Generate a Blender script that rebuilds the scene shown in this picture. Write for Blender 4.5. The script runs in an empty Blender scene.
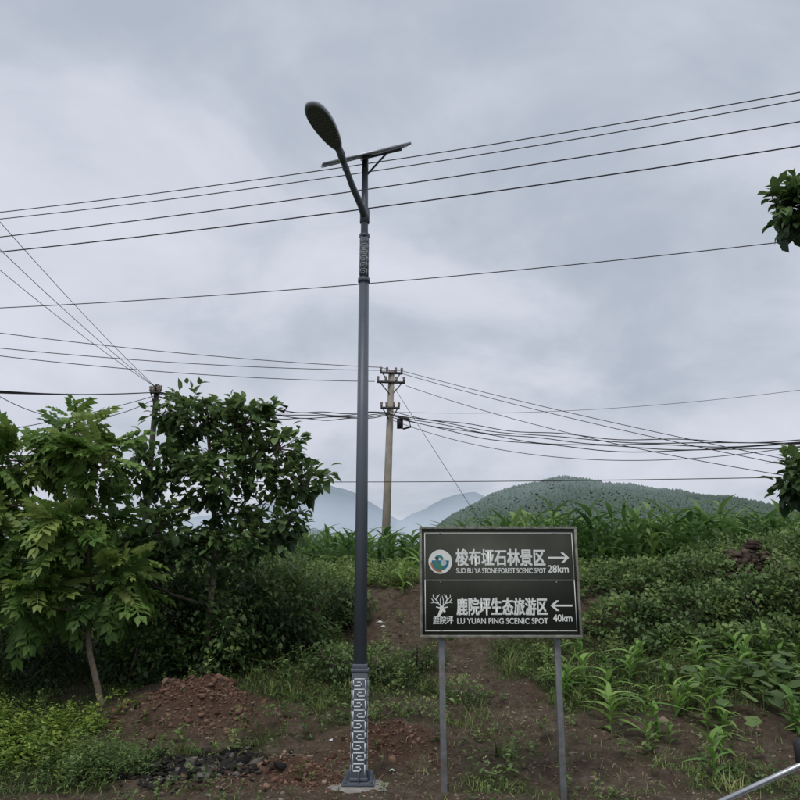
import bpy, math, random, numpy as np
from mathutils import Vector, Matrix
rng=np.random.default_rng(11); random.seed(5)
S=bpy.context.scene
PI=math.pi
# ------------------------------------------------------------------ noise
def _h(i,j,s):
    v=np.sin(i*127.1+j*311.7+s*74.7)*43758.5453
    return v-np.floor(v)
def vn(x,y,sc,seed=0):
    x=np.asarray(x,float)/sc; y=np.asarray(y,float)/sc
    i=np.floor(x); j=np.floor(y); f=x-i; g=y-j
    f=f*f*(3-2*f); g=g*g*(3-2*g)
    return (_h(i,j,seed)*(1-f)+_h(i+1,j,seed)*f)*(1-g)+(_h(i,j+1,seed)*(1-f)+_h(i+1,j+1,seed)*f)*g
def fbm(x,y,sc,seed=0,o=4):
    t=0;a=1;n=0
    for k in range(o):
        t=t+a*(vn(x,y,sc,seed+k*13)-.5)*2; n+=a; a*=.5; sc*=.5
    return t/n
def g2(x,y,cx,cy,rx,ry): return np.exp(-(((x-cx)/rx)**2+((y-cy)/ry)**2))
MOUNDS=[(-2.35,9.9,.55,.4,.30),(-2.75,9.6,.4,.3,.16),(-1.0,8.15,.5,.28,.16),(-.05,8.95,.45,.35,.24),(-.55,9.1,.3,.25,.14),(6.5,14.7,.9,.6,.35)]
def H(x,y):
    x=np.asarray(x,float); y=np.asarray(y,float)
    w=np.clip((y-8.3)/2,0,1)
    yy=y+w*.45*fbm(x,y,3.2,3,2)
    z=np.interp(yy,[-100,6.9,7.7,8.6,10,12,13,14.1,15.0,20,60,200,1000],[0,0,.02,.11,.47,.92,1.18,1.95,2.2,2.3,2.6,4,9])
    m=np.clip((y-7.0)/1.2,0,1)
    z=z+m*(.11*fbm(x,y,1.3,9,3)+.085*fbm(x,y,.34,21,4)+.026*fbm(x,y,.13,37,2))
    for cx,cy,rx,ry,a in MOUNDS: z=z+a*g2(x,y,cx,cy,rx,ry)*(1+.6*fbm(x,y,.2,5,3))
    z=z-m*.06*g2(x,y,1.2+.2*(10-y)*.6,y,.35,1)
    z=z*(1-.85*g2(x,y,-.38,8,.5,.5))
    return z
DP=[(-.45,8.3,1.2,.8,1.35),(-1.3,8.2,1.0,.65,1.15),(-2.4,9.8,1.05,.7,1.3),(-3.0,9.2,.9,.5,.8),(.0,8.9,.8,.6,1.1),(-2.0,8.3,.9,.5,1.2),
    (.9,11.9,.5,1.3,1.0),(1.35,10.2,.55,1.1,.85),(1.9,8.8,.9,.9,.85),(1.3,13.4,1.7,.75,1.3),(-.4,13.3,1.2,.8,1.2),(2.9,13.6,.7,.6,.9),(.2,10.3,.8,.6,.65),(3.2,9.2,1.8,.9,.75),(.3,12.2,1.0,.6,.65),(-.6,7.4,2.6,.35,.9),(2.8,7.4,1.0,.35,.6)]
def dirt(x,y):
    x=np.asarray(x,float); y=np.asarray(y,float)
    d=0
    for cx,cy,rx,ry,a in DP: d=np.maximum(d,a*g2(x,y,cx,cy,rx,ry))
    return np.clip(d*1.0+.55*fbm(x,y,.8,31,4)+.10,0,1)
def redm(x,y):
    d=g2(x,y,-2.4,9.85,.9,.55)+g2(x,y,-1.1,8.1,.8,.35)+.9*g2(x,y,-.1,8.95,.6,.4)
    return np.clip(d*.85+.3*fbm(x,y,.4,77,3),0,1)
# ------------------------------------------------------------------ materials
def nt(name):
    m=bpy.data.materials.new(name); m.use_nodes=True
    n=m.node_tree.nodes; l=m.node_tree.links
    return m,n,l,n["Principled BSDF"]
def mat(name,col,rough=.6,metal=0,var=.15,scale=8,bump=.1,bscale=40,spec=.4,dirtcol=None,dirtamt=.5):
    m,n,l,b=nt(name)
    tc=n.new("ShaderNodeTexCoord")
    no=n.new("ShaderNodeTexNoise"); no.inputs["Scale"].default_value=scale; no.inputs["Detail"].default_value=6
    l.new(tc.outputs["Object"],no.inputs["Vector"])
    r=n.new("ShaderNodeValToRGB"); c=Vector(col)
    r.color_ramp.elements[0].position=.3; r.color_ramp.elements[1].position=.7
    r.color_ramp.elements[0].color=(*(c*(1-var)),1); r.color_ramp.elements[1].color=(*(c*(1+var)),1)
    l.new(no.outputs["Fac"],r.inputs["Fac"]); out=r.outputs["Color"]
    if dirtcol:
        n2=n.new("ShaderNodeTexNoise"); n2.inputs["Scale"].default_value=scale*.6; n2.inputs["Detail"].default_value=8; n2.inputs["Roughness"].default_value=.7
        l.new(tc.outputs["Object"],n2.inputs["Vector"])
        mr=n.new("ShaderNodeMapRange"); mr.inputs[1].default_value=.5; mr.inputs[2].default_value=.75; mr.inputs[4].default_value=dirtamt
        l.new(n2.outputs["Fac"],mr.inputs[0])
        mx=n.new("ShaderNodeMix"); mx.data_type='RGBA'; l.new(mr.outputs[0],mx.inputs[0]); l.new(out,mx.inputs[6]); mx.inputs[7].default_value=(*dirtcol,1); out=mx.outputs[2]
    l.new(out,b.inputs["Base Color"])
    b.inputs["Roughness"].default_value=rough; b.inputs["Metallic"].default_value=metal; b.inputs["Specular IOR Level"].default_value=spec
    if bump:
        nb=n.new("ShaderNodeTexNoise"); nb.inputs["Scale"].default_value=bscale; nb.inputs["Detail"].default_value=4; l.new(tc.outputs["Object"],nb.inputs["Vector"])
        bp=n.new("ShaderNodeBump"); bp.inputs["Strength"].default_value=bump; bp.inputs["Distance"].default_value=.02
        l.new(nb.outputs["Fac"],bp.inputs["Height"]); l.new(bp.outputs[0],b.inputs["Normal"])
    return m
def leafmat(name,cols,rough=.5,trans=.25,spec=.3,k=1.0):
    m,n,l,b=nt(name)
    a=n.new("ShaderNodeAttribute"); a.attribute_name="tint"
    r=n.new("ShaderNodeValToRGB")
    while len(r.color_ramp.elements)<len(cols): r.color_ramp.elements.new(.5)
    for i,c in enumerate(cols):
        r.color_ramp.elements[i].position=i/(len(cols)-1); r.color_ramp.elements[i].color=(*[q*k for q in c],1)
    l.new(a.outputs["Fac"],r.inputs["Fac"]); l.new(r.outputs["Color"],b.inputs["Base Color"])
    b.inputs["Roughness"].default_value=rough; b.inputs["Specular IOR Level"].default_value=spec
    if trans:
        t=n.new("ShaderNodeBsdfTranslucent")
        hs=n.new("ShaderNodeHueSaturation"); hs.inputs["Value"].default_value=1.6; l.new(r.outputs["Color"],hs.inputs["Color"]); l.new(hs.outputs[0],t.inputs["Color"])
        mx=n.new("ShaderNodeMixShader"); mx.inputs[0].default_value=trans
        l.new(b.outputs[0],mx.inputs[1]); l.new(t.outputs[0],mx.inputs[2]); l.new(mx.outputs[0],n["Material Output"].inputs["Surface"])
    return m
M={}
M['bark']=mat("bark",(.13,.11,.085),.85,0,.35,20,.5,60)
M['barklight']=mat("bark_light",(.22,.175,.125),.85,0,.3,20,.5,60)
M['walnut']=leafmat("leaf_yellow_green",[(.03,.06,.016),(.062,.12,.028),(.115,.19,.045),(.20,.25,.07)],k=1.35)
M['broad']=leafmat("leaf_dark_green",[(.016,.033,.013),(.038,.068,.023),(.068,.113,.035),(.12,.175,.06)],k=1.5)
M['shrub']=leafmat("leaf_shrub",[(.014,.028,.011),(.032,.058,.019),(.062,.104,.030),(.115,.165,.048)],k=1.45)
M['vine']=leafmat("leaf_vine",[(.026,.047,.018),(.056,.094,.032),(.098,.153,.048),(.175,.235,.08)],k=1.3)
M['grass']=leafmat("grass_blades",[(.044,.058,.020),(.088,.125,.036),(.155,.203,.062),(.29,.27,.13)],.6,.2,k=1.35)
M['lime']=leafmat("leaf_lime",[(.06,.11,.018),(.14,.22,.036),(.22,.32,.06),(.30,.38,.09)],.5,.2,k=1.05)
M['weed']=leafmat("leaf_weed",[(.036,.062,.019),(.068,.115,.034),(.118,.173,.052),(.195,.25,.088)],k=1.4)
M['corn']=leafmat("leaf_corn",[(.026,.057,.018),(.052,.108,.030),(.09,.165,.044),(.17,.245,.075)],.45,.25,k=1.35)
M['ycorn']=leafmat("leaf_young_corn",[(.06,.12,.025),(.10,.20,.04),(.155,.27,.055),(.23,.34,.09)],.45,.25,k=1.2)
M['straw']=leafmat("dry_straw",[(.16,.11,.06),(.26,.20,.11),(.38,.31,.18)],.8,0)
# ------------------------------------------------------------------ mesh builder
class MB:
    def __init__(s): s.v=[];s.f=[];s.sz=[];s.t=[];s.mi=[];s.n=0
    def add(s,v,f,sz,tint=None,mi=0):
        v=np.asarray(v,float).reshape(-1,3); f=np.asarray(f,int).ravel(); sz=np.asarray(sz,int).ravel()
        s.v.append(v); s.f.append(f+s.n); s.sz.append(sz); s.n+=len(v)
        s.t.append(np.full(len(v),.5) if tint is None else np.asarray(tint,float).ravel()); s.mi.append(np.full(len(sz),mi))
    def inst(s,tv,tf,P,D,U,L,W,tint,mi=0):
        P=np.asarray(P,float);N=len(P)
        if N==0: return
        D=D/np.linalg.norm(D,axis=1,keepdims=True)
        X=np.cross(D,U); X/=np.maximum(np.linalg.norm(X,axis=1,keepdims=True),1e-6)
        Z=np.cross(X,D); tv=np.asarray(tv,float); k=len(tv)
        L=np.broadcast_to(L,(N,));W=np.broadcast_to(W,(N,))
        V=P[:,None]+tv[None,:,0:1]*(X*W[:,None])[:,None]+tv[None,:,1:2]*(D*L[:,None])[:,None]+tv[None,:,2:3]*(Z*L[:,None])[:,None]
        fl=np.concatenate([np.array(f) for f in tf]); sz=np.array([len(f) for f in tf])
        F=(fl[None]+np.arange(N)[:,None]*k).ravel()
        s.add(V.reshape(-1,3),F,np.tile(sz,N),np.repeat(np.clip(np.broadcast_to(tint,(N,)),0,1),k),mi)
    def build(s,name,mats,smooth=False,parent=None):
        me=bpy.data.meshes.new(name)
        v=np.concatenate(s.v);f=np.concatenate(s.f);sz=np.concatenate(s.sz)
        me.vertices.add(len(v)); me.vertices.foreach_set("co",v.ravel())
        me.loops.add(len(f)); me.loops.foreach_set("vertex_index",f.astype(np.int32))
        me.polygons.add(len(sz)); st=np.concatenate([[0],np.cumsum(sz)[:-1]])
        me.polygons.foreach_set("loop_start",st.astype(np.int32))
        me.polygons.foreach_set("material_index",np.concatenate(s.mi).astype(np.int32))
        if smooth: me.polygons.foreach_set("use_smooth",np.ones(len(sz),bool))
        me.update(calc_edges=True); me.validate()
        a=me.attributes.new("tint",'FLOAT','POINT'); a.data.foreach_set("value",np.concatenate(s.t).astype(np.float32))
        for m in mats: me.materials.append(m)
        o=bpy.data.objects.new(name,me); bpy.context.collection.objects.link(o)
        if parent: o.parent=parent
        return o
def tube(mb,pts,rad,k=6,mi=0,tint=.5,cap=True):
    pts=np.asarray(pts,float); n=len(pts); rad=np.broadcast_to(rad,(n,))
    T=np.gradient(pts,axis=0); T/=np.maximum(np.linalg.norm(T,axis=1,keepdims=True),1e-9)
    ref=np.array([0,0,1.]) if abs(T[:,2]).mean()<.8 else np.array([1.,0,0])
    A=np.cross(T,ref); A/=np.maximum(np.linalg.norm(A,axis=1,keepdims=True),1e-9); B=np.cross(T,A)
    an=np.arange(k)*2*PI/k
    V=pts[:,None]+rad[:,None,None]*(np.cos(an)[None,:,None]*A[:,None]+np.sin(an)[None,:,None]*B[:,None])
    F=[];Z=[]
    for i in range(n-1):
        for j in range(k):
            F+=[i*k+j,i*k+(j+1)%k,(i+1)*k+(j+1)%k,(i+1)*k+j];Z.append(4)
    if cap and k>3:
        F+=list(range(k))[::-1]; Z.append(k); F+=[(n-1)*k+j for j in range(k)]; Z.append(k)
    mb.add(V,F,Z,np.full(n*k,tint),mi)
def box(mb,c,s,mi=0,R=None):
    v=np.array([[x,y,z] for x in(-.5,.5) for y in(-.5,.5) for z in(-.5,.5)])*np.array(s)
    if R is not None: v=v@np.array(R).T
    v=v+np.array(c)
    mb.add(v,[0,1,3,2,4,6,7,5,0,4,5,1,2,3,7,6,0,2,6,4,1,5,7,3],[4]*6,None,mi)
def empty(name):
    e=bpy.data.objects.new(name,None); bpy.context.collection.objects.link(e); return e
def bevel(o,w=.004,seg=2):
    b=o.modifiers.new("b",'BEVEL'); b.width=w; b.segments=seg; b.limit_method='ANGLE'
LEAF=np.array([(0,0,0),(-.42,.3,.07),(0,.35,0),(.42,.3,.07),(-.4,.65,.02),(0,.7,-.06),(.4,.65,.02),(0,1,-.18)]); LEAFF=[(0,2,1),(0,3,2),(1,2,5,4),(2,3,6,5),(4,5,7),(5,6,7)]
LS=np.array([(0,0,0),(-.5,.45,.08),(0,1,-.12),(.5,.45,.08),(0,.5,-.02)]); LSF=[(0,4,1),(1,4,2),(0,3,4),(4,3,2)]
BL=np.array([(-.5,0,0),(.5,0,0),(-.42,.5,-.06),(.42,.5,-.06),(0,1,-.38)]); BLF=[(0,1,3,2),(2,3,4)]
def ctempl(n=6,droop=.8):
    v=[];f=[]
    for i in range(n+1):
        t=i/n; w=.5*min(1,(.45+2.2*t))*(1-t**2.2) if i<n else .02
        z=-droop*t*t; y=t*(1-.25*t*droop)
        v+=[(-w,y,z+w*.10),(0,y,z-.008),(w,y,z+w*.10)]
        if i<n:
            a=i*3; f+=[(a,a+1,a+4,a+3),(a+1,a+2,a+5,a+4)]
    return np.array(v),f
CT=[ctempl(6,d) for d in (.5,.85,1.2)]
def comp():
    v=[];f=[]
    def z(y): return -.45*y*y
    for i in range(5):
        y=i/5*.8; k=len(v); v+=[(-.012,y,z(y)),(.012,y,z(y)),(.012,y+.16,z(y+.16)),(-.012,y+.16,z(y+.16))]; f.append((k,k+1,k+2,k+3))
    for i in range(6):
        y=.15+i*.13
        for sd in(-1,1):
            ln=.36*(1-.2*abs(i-3)/3); dx=sd*ln*.88; dy=ln*.42; k=len(v)
            if i==5: dx=sd*ln*.35; dy=ln*.9
            dr=-.10-.05*(i%3); wx,wy=-dy*.34*sd,dx*.34*sd
            v+=[(0,y,z(y)),(dx*.5-wx,dy*.5+y-wy,z(y)+dr*.2),(dx,dy+y,z(y)+dr),(dx*.5+wx,dy*.5+y+wy,z(y)+dr*.2)]
            f+=[(k,k+1,k+2),(k,k+2,k+3)]
    return np.array(v),f
COMP,COMPF=comp()
def rnd(n,a=0,b=1): return rng.uniform(a,b,n)
def rdir(n):
    v=rng.normal(size=(n,3)); return v/np.linalg.norm(v,axis=1,keepdims=True)
# ------------------------------------------------------------------ ground
def axis(segs):
    out=[]
    for a,b,st in segs: out+=list(np.arange(a,b,st))
    return np.array(out+[segs[-1][1]])
gx=axis([(-3000,-400,260),(-400,-60,30),(-60,-14,2),(-14,-7.5,.25),(-7.5,7.5,.04),(7.5,16,.25),(16,60,2),(60,400,30),(400,3000,260)])
gy=axis([(-300,-20,40),(-20,6.5,1.2),(6.5,16,.04),(16,30,.5),(30,80,3),(80,400,30),(400,4000,300)])
X,Y=np.meshgrid(gx,gy); Zg=H(X,Y)
mb=MB(); nx,ny=len(gx),len(gy)
i0=(np.arange(ny-1)[:,None]*nx+np.arange(nx-1)[None]).ravel()
F=np.stack([i0,i0+1,i0+1+nx,i0+nx],1)
mb.add(np.stack([X.ravel(),Y.ravel(),Zg.ravel()],1),F,np.full(len(F),4))
gm,n,l,b=nt("earth_and_turf")
ge=n.new("ShaderNodeNewGeometry")
ad=n.new("ShaderNodeAttribute"); ad.attribute_name="dirt"
ar=n.new("ShaderNodeAttribute"); ar.attribute_name="red"
def noise(sc,det=8,ro=.6):
    x=n.new("ShaderNodeTexNoise"); x.inputs["Scale"].default_value=sc; x.inputs["Detail"].default_value=det; x.inputs["Roughness"].default_value=ro
    l.new(ge.outputs["Position"],x.inputs["Vector"]); return x.outputs["Fac"]
def ramp(f,cs,k=1):
    r=n.new("ShaderNodeValToRGB")
    while len(r.color_ramp.elements)<len(cs): r.color_ramp.elements.new(.5)
    for i,(p,c) in enumerate(cs): r.color_ramp.elements[i].position=p; r.color_ramp.elements[i].color=(*[q*k for q in c],1)
    l.new(f,r.inputs["Fac"]); return r.outputs["Color"]
def mix(f,a,c):
    x=n.new("ShaderNodeMix"); x.data_type='RGBA'; l.new(f,x.inputs[0]); l.new(a,x.inputs[6]); l.new(c,x.inputs[7]); return x.outputs[2]
soil=ramp(noise(6,12,.78),[(.3,(.05,.036,.026)),(.45,(.095,.071,.050)),(.57,(.14,.109,.080)),(.7,(.22,.182,.14))],1.4)
red=ramp(noise(9,12,.78),[(.3,(.06,.031,.021)),(.5,(.12,.067,.045)),(.72,(.2,.123,.086))],1.3)
turf=ramp(noise(4,10,.7),[(.3,(.03,.034,.014)),(.5,(.055,.062,.025)),(.7,(.09,.08,.045))],1.2)
c=mix(ar.outputs["Fac"],soil,red); 
md=n.new("ShaderNodeMapRange"); md.inputs[1].default_value=.25; md.inputs[2].default_value=.55; l.new(ad.outputs["Fac"],md.inputs[0])
c=mix(md.outputs[0],turf,c)
l.new(c,b.inputs["Base Color"]); b.inputs["Roughness"].default_value=.95; b.inputs["Specular IOR Level"].default_value=.15
bp=n.new("ShaderNodeBump"); bp.inputs["Strength"].default_value=1; bp.inputs["Distance"].default_value=.1
l.new(noise(18,12,.75),bp.inputs["Height"]); l.new(bp.outputs[0],b.inputs["Normal"])
go=mb.build("ground",[gm],True)
for nm,fn in(("dirt",dirt),("red",redm)):
    a=go.data.attributes.new(nm,'FLOAT','POINT'); a.data.foreach_set("value",fn(X.ravel(),Y.ravel()).astype(np.float32))
mb=MB(); ry=[-5.5,5.2]
mb.add([(-200,ry[0],.006),(200,ry[0],.006),(200,ry[1],.006),(-200,ry[1],.006)],[0,1,2,3],[4],None,0)
for yy in(-5.2,4.9): mb.add([(-200,yy-.06,.010),(200,yy-.06,.010),(200,yy+.06,.010),(-200,yy+.06,.010)],[0,1,2,3],[4],None,1)
box(mb,(0,5.3,.03),(400,.2,.1),2)
mb.build("road",[mat("asphalt",(.055,.055,.056),.85,0,.25,3,.4,90),mat("road_paint",(.7,.7,.68),.6,0,.1,3,.1),mat("concrete_edge",(.3,.29,.27),.85,0,.2,3,.3)])
# ------------------------------------------------------------------ grass & weeds
def scatter(n,x0,x1,y0,y1,fn):
    x=rnd(n,x0,x1);y=rnd(n,y0,y1); k=rnd(n)<fn(x,y); return x[k],y[k]
def gp(x,y): 
    d=dirt(x,y); c=fbm(x,y,.5,51,3)
    return np.clip((.60-d)*2.0+c*.9,0.05,1)*np.where(y<8.2,.7,1)
mb=MB()
x,y=scatter(240000,-8.5,9,7.0,16.2,gp); N=len(x)
P=np.stack([x,y,H(x,y)-.005],1)
lean=rnd(N,.2,1.1); az=rnd(N,0,2*PI)
D=np.stack([np.cos(az)*lean,np.sin(az)*lean,np.ones(N)],1); U=-np.stack([np.cos(az),np.sin(az),np.zeros(N)],1)+rng.normal(0,.3,(N,3))
hs=.6+.8*np.clip(vn(x,y,.9,8),0,1)**1.5
L=rnd(N,.04,.14)*hs*(1+.5*(y>14.4)); tint=np.clip(.34+.5*fbm(x,y,1.2,63,3)+rng.normal(0,.17,N)+.22*(y>14.1),0,1)
mb.inst(BL,BLF,P,D,U,L,rnd(N,.005,.010),tint)
cx,cy=scatter(1000,-8,8.5,7.3,16,lambda x,y:np.clip(.75-dirt(x,y),.02,1)*np.clip((y-6.9)/2.5,.15,1)); nb=24
x=np.repeat(cx,nb)+rng.normal(0,.035,len(cx)*nb); y=np.repeat(cy,nb)+rng.normal(0,.035,len(cx)*nb); N=len(x)
ct=np.repeat(rnd(len(cx),.2,.85),nb); cl=np.repeat(rnd(len(cx),.12,.32),nb)
lean=rnd(N,.1,.9); az=rnd(N,0,2*PI)
D=np.stack([np.cos(az)*lean,np.sin(az)*lean,np.ones(N)],1); U=-np.stack([np.cos(az),np.sin(az),np.zeros(N)],1)+rng.normal(0,.2,(N,3))
mb.inst(BL,BLF,np.stack([x,y,H(x,y)-.01],1),D,U,cl*rnd(N,.6,1.1),rnd(N,.006,.012),ct+rng.normal(0,.12,N))
mb.build("grass",[M['grass']])
mb=MB(); x,y=scatter(13000,-5,6,7.1,14.4,lambda x,y:.25+.5*dirt(x,y)*np.clip(fbm(x,y,.6,71,2)+.5,0,1)); N=len(x); az=rnd(N,0,2*PI)
mb.inst(BL,BLF,np.stack([x,y,H(x,y)+.012],1),np.stack([np.cos(az),np.sin(az),rnd(N,-.1,.35)],1),np.tile([0,0,1.],(N,1)),rnd(N,.04,.16),rnd(N,.003,.008),rnd(N))
mb.build("dry_straw",[M['straw']])
def forbs(mb,x,y,h,nl,ll,tint,wr=.5,mi=0,spread=.35):
    n=len(x); z=H(x,y); h=np.broadcast_to(h,(n,)); ll=np.broadcast_to(ll,(n,)); tint=np.broadcast_to(tint,(n,))
    id=np.repeat(np.arange(n),nl); N=len(id); t=rnd(N,.15,1)
    az=rnd(N,0,2*PI); lx=rng.normal(0,1,n)[id]*.25*h[id]*t; ly=rng.normal(0,1,n)[id]*.25*h[id]*t
    P=np.stack([x[id]+lx+rng.normal(0,1,N)*spread*.12*h[id],y[id]+ly+rng.normal(0,1,N)*spread*.12*h[id],z[id]+h[id]*t],1)
    el=rnd(N,-.2,.9)
    D=np.stack([np.cos(az),np.sin(az),el],1); U=np.array([0,0,1.])+rng.normal(0,.25,(N,3))
    L=ll[id]*rnd(N,.6,1.25)*(1.15-.5*t)
    mb.inst(LS,LSF,P,D,U,L,L*wr*rnd(N,.8,1.2),tint[id]+.25*(t-.5)+rng.normal(0,.1,N),mi)
mb=MB()
def wp(x,y): return np.clip((.6-dirt(x,y))*1.6+fbm(x,y,.6,91,3)*1.4,.07,1)
x,y=scatter(12000,-8,9,7.2,15.6,wp)
forbs(mb,x,y,rnd(len(x),.04,.2),9,rnd(len(x),.03,.07),np.clip(.45+.5*fbm(x,y,1.1,17,2)+rng.normal(0,.12,len(x)),0,1),.5)
x,y=scatter(1900,-8,9,7.8,15.6,lambda x,y:np.clip(.6-dirt(x,y)+fbm(x,y,1.3,95,2)*.8,.04,1))
forbs(mb,x,y,rnd(len(x),.15,.42),22,rnd(len(x),.05,.11),rnd(len(x),.35,.9),.42,0,.8)
x,y=scatter(2300,-8.5,9,14.0,16.4,lambda x,y:.65+.4*fbm(x,y,1,44,2)-.45*(np.abs(x-1.3)<1.0))
forbs(mb,x,y,rnd(len(x),.15,.42),16,rnd(len(x),.07,.13),rnd(len(x),.6,1),.4,0,.8)
mb.build("weeds",[M['weed']])
mb=MB()
x,y=scatter(2600,-6.5,-3.0,7.7,9.6,lambda x,y:np.clip(1.6*g2(x,y,-4.7,8.7,1.25,.8)+.5*fbm(x,y,.5,12,2)-.2,0,1))
forbs(mb,x,y,rnd(len(x),.12,.32),14,rnd(len(x),.05,.09),rnd(len(x),.1,.9),.45,0,.9)
mb.build("ground_cover_plants",[M['lime']])
mb=MB()
x,y=scatter(700,-3.4,-2.3,7.7,8.8,lambda x,y:np.clip(1.5*g2(x,y,-2.85,8.25,.35,.4),0,1))
forbs(mb,x,y,rnd(len(x),.12,.3),14,rnd(len(x),.05,.08),rnd(len(x),.2,.8),.3,0,.9)
mb.build("weed_clump",[M['vine']])
# ------------------------------------------------------------------ shrubs
def lobes_pts(lobes,n,shell=.55):
    w=np.array([a[3]*a[4]*a[5]*(a[6] if len(a)>6 else 1) for a in lobes])**.67; w/=w.sum()
    k=rng.choice(len(lobes),n,p=w); A=np.array([a[:6] for a in lobes])[k]
    d=rdir(n); r=rnd(n,shell,1)**.6
    r*=1+.22*np.sin(d[:,0]*7+A[:,0]*3)*np.cos(d[:,2]*6+A[:,1]*5)
    return A[:,:3]+d*A[:,3:6]*r[:,None],d,r,k
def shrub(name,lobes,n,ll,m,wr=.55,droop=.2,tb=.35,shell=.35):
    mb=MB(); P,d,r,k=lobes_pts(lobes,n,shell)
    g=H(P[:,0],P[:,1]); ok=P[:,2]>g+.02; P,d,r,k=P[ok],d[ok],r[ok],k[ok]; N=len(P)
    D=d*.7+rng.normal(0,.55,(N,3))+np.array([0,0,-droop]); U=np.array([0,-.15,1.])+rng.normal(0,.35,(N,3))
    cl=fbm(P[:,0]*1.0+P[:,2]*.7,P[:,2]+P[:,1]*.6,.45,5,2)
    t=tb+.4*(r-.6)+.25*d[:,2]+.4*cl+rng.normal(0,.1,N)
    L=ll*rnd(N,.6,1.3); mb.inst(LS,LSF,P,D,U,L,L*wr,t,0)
    for i,a in enumerate(lobes):
        for q in range(5):
            bx,by=a[0]+random.uniform(-.3,.3)*a[3],a[1]+random.uniform(-.3,.3)*a[4]; bz=float(H(bx,by))
            e=np.array(a[:3])+np.array([random.uniform(-.7,.7)*a[3],random.uniform(-.7,.7)*a[4],random.uniform(.1,.8)*a[5]])
            s0=np.array([bx,by,bz-.03]); mid=(s0+e)/2+rng.normal(0,.08,3)
            tube(mb,[s0,mid,e],[.016,.011,.004],4,1)
    return mb.build(name,[m,M['bark']])
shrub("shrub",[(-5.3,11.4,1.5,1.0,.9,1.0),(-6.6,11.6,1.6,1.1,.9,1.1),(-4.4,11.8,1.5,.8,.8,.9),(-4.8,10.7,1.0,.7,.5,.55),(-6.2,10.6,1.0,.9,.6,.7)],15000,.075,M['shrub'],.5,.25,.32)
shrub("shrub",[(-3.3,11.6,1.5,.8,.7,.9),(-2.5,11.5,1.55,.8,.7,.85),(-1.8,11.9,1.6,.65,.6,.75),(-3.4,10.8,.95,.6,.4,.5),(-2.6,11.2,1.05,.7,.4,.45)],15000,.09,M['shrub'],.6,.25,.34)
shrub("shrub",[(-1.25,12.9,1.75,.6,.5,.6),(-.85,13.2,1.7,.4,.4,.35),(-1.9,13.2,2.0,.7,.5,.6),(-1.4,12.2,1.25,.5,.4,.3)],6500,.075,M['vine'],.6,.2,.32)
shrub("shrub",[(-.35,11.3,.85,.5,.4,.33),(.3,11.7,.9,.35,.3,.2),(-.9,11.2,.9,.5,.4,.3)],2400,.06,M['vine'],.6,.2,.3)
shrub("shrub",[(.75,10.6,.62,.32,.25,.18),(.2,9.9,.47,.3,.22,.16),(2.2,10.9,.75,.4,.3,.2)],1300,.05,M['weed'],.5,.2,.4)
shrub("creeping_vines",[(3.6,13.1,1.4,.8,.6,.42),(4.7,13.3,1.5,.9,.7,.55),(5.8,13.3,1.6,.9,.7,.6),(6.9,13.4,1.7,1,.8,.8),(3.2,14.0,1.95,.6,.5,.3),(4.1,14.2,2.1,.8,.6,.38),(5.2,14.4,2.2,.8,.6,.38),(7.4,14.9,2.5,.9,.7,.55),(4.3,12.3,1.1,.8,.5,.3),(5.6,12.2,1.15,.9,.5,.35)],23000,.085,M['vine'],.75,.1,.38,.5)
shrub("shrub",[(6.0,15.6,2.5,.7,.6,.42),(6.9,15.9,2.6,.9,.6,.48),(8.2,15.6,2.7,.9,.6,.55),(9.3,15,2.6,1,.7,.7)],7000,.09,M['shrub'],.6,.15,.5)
# ------------------------------------------------------------------ corn
def corn(name,x,y,h,m,nl=11,ll=.62,lw=.065):
    mb=MB(); n=len(x); z=H(x,y); id=np.repeat(np.arange(n),nl); N=len(id); k=np.tile(np.arange(nl),n)
    t=(k+.6)/nl; az=rnd(n,0,PI)[id]+PI*(k%2)+rng.normal(0,.35,N)
    P=np.stack([x[id],y[id],z[id]+h[id]*t*.82],1); el=rnd(N,.8,1.9)+t*.9
    D=np.stack([np.cos(az),np.sin(az),el],1); U=np.stack([np.zeros(N),np.zeros(N),np.ones(N)],1)+rng.normal(0,.1,(N,3))
    L=ll*h[id]*rnd(N,.75,1.15)*(1-.35*np.abs(t-.5)); tn=rnd(n,.2,.75)[id]+rng.normal(0,.12,N)+.15*t
    s=rng.integers(0,3,N)
    for j,(tv,tf) in enumerate(CT):
        q=s==j; mb.inst(tv,tf,P[q],D[q],U[q],L[q],lw*(h[id][q]**.5)*rnd(q.sum(),.8,1.2),tn[q])
    for i in range(n):
        tube(mb,[(x[i],y[i],z[i]-.03),(x[i],y[i],z[i]+h[i]*.85)],[.013*h[i]**.5+.003,.004],3,0,.6)
    return mb.build(name,[m])
xs=[];ys=[]
for r in range(14):
    yy=16.8+r*.75
    xx=np.arange(-9,17,.26)+rng.normal(0,.05,len(np.arange(-9,17,.26)))
    xs.append(xx); ys.append(np.full(len(xx),yy)+rng.normal(0,.05,len(xx)))
x=np.concatenate(xs);y=np.concatenate(ys)
h=1.15+.48*np.clip((x-.8)/2.5,0,1)+.14*fbm(x,y,2.0,4,2)+rng.normal(0,.08,len(x))
corn("corn_field",x,y,h,M['corn'],11,.44,.105)
x,y=scatter(125,2.0,6.5,8.2,12.0,lambda x,y:np.clip(.9-.3*np.abs(y-10.5),.1,1)*(x>2.0+.35*(10-y)))
corn("young_corn",x,y,rnd(len(x),.25,.5),M['ycorn'],7,.85,.115)
x=np.array([.35,.8,1.35,2.6,.05]);y=np.array([14.7,14.6,14.8,14.5,13.8]); corn("young_corn",x,y,rnd(5,.4,.7),M['ycorn'],8,.9,.09)
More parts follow.
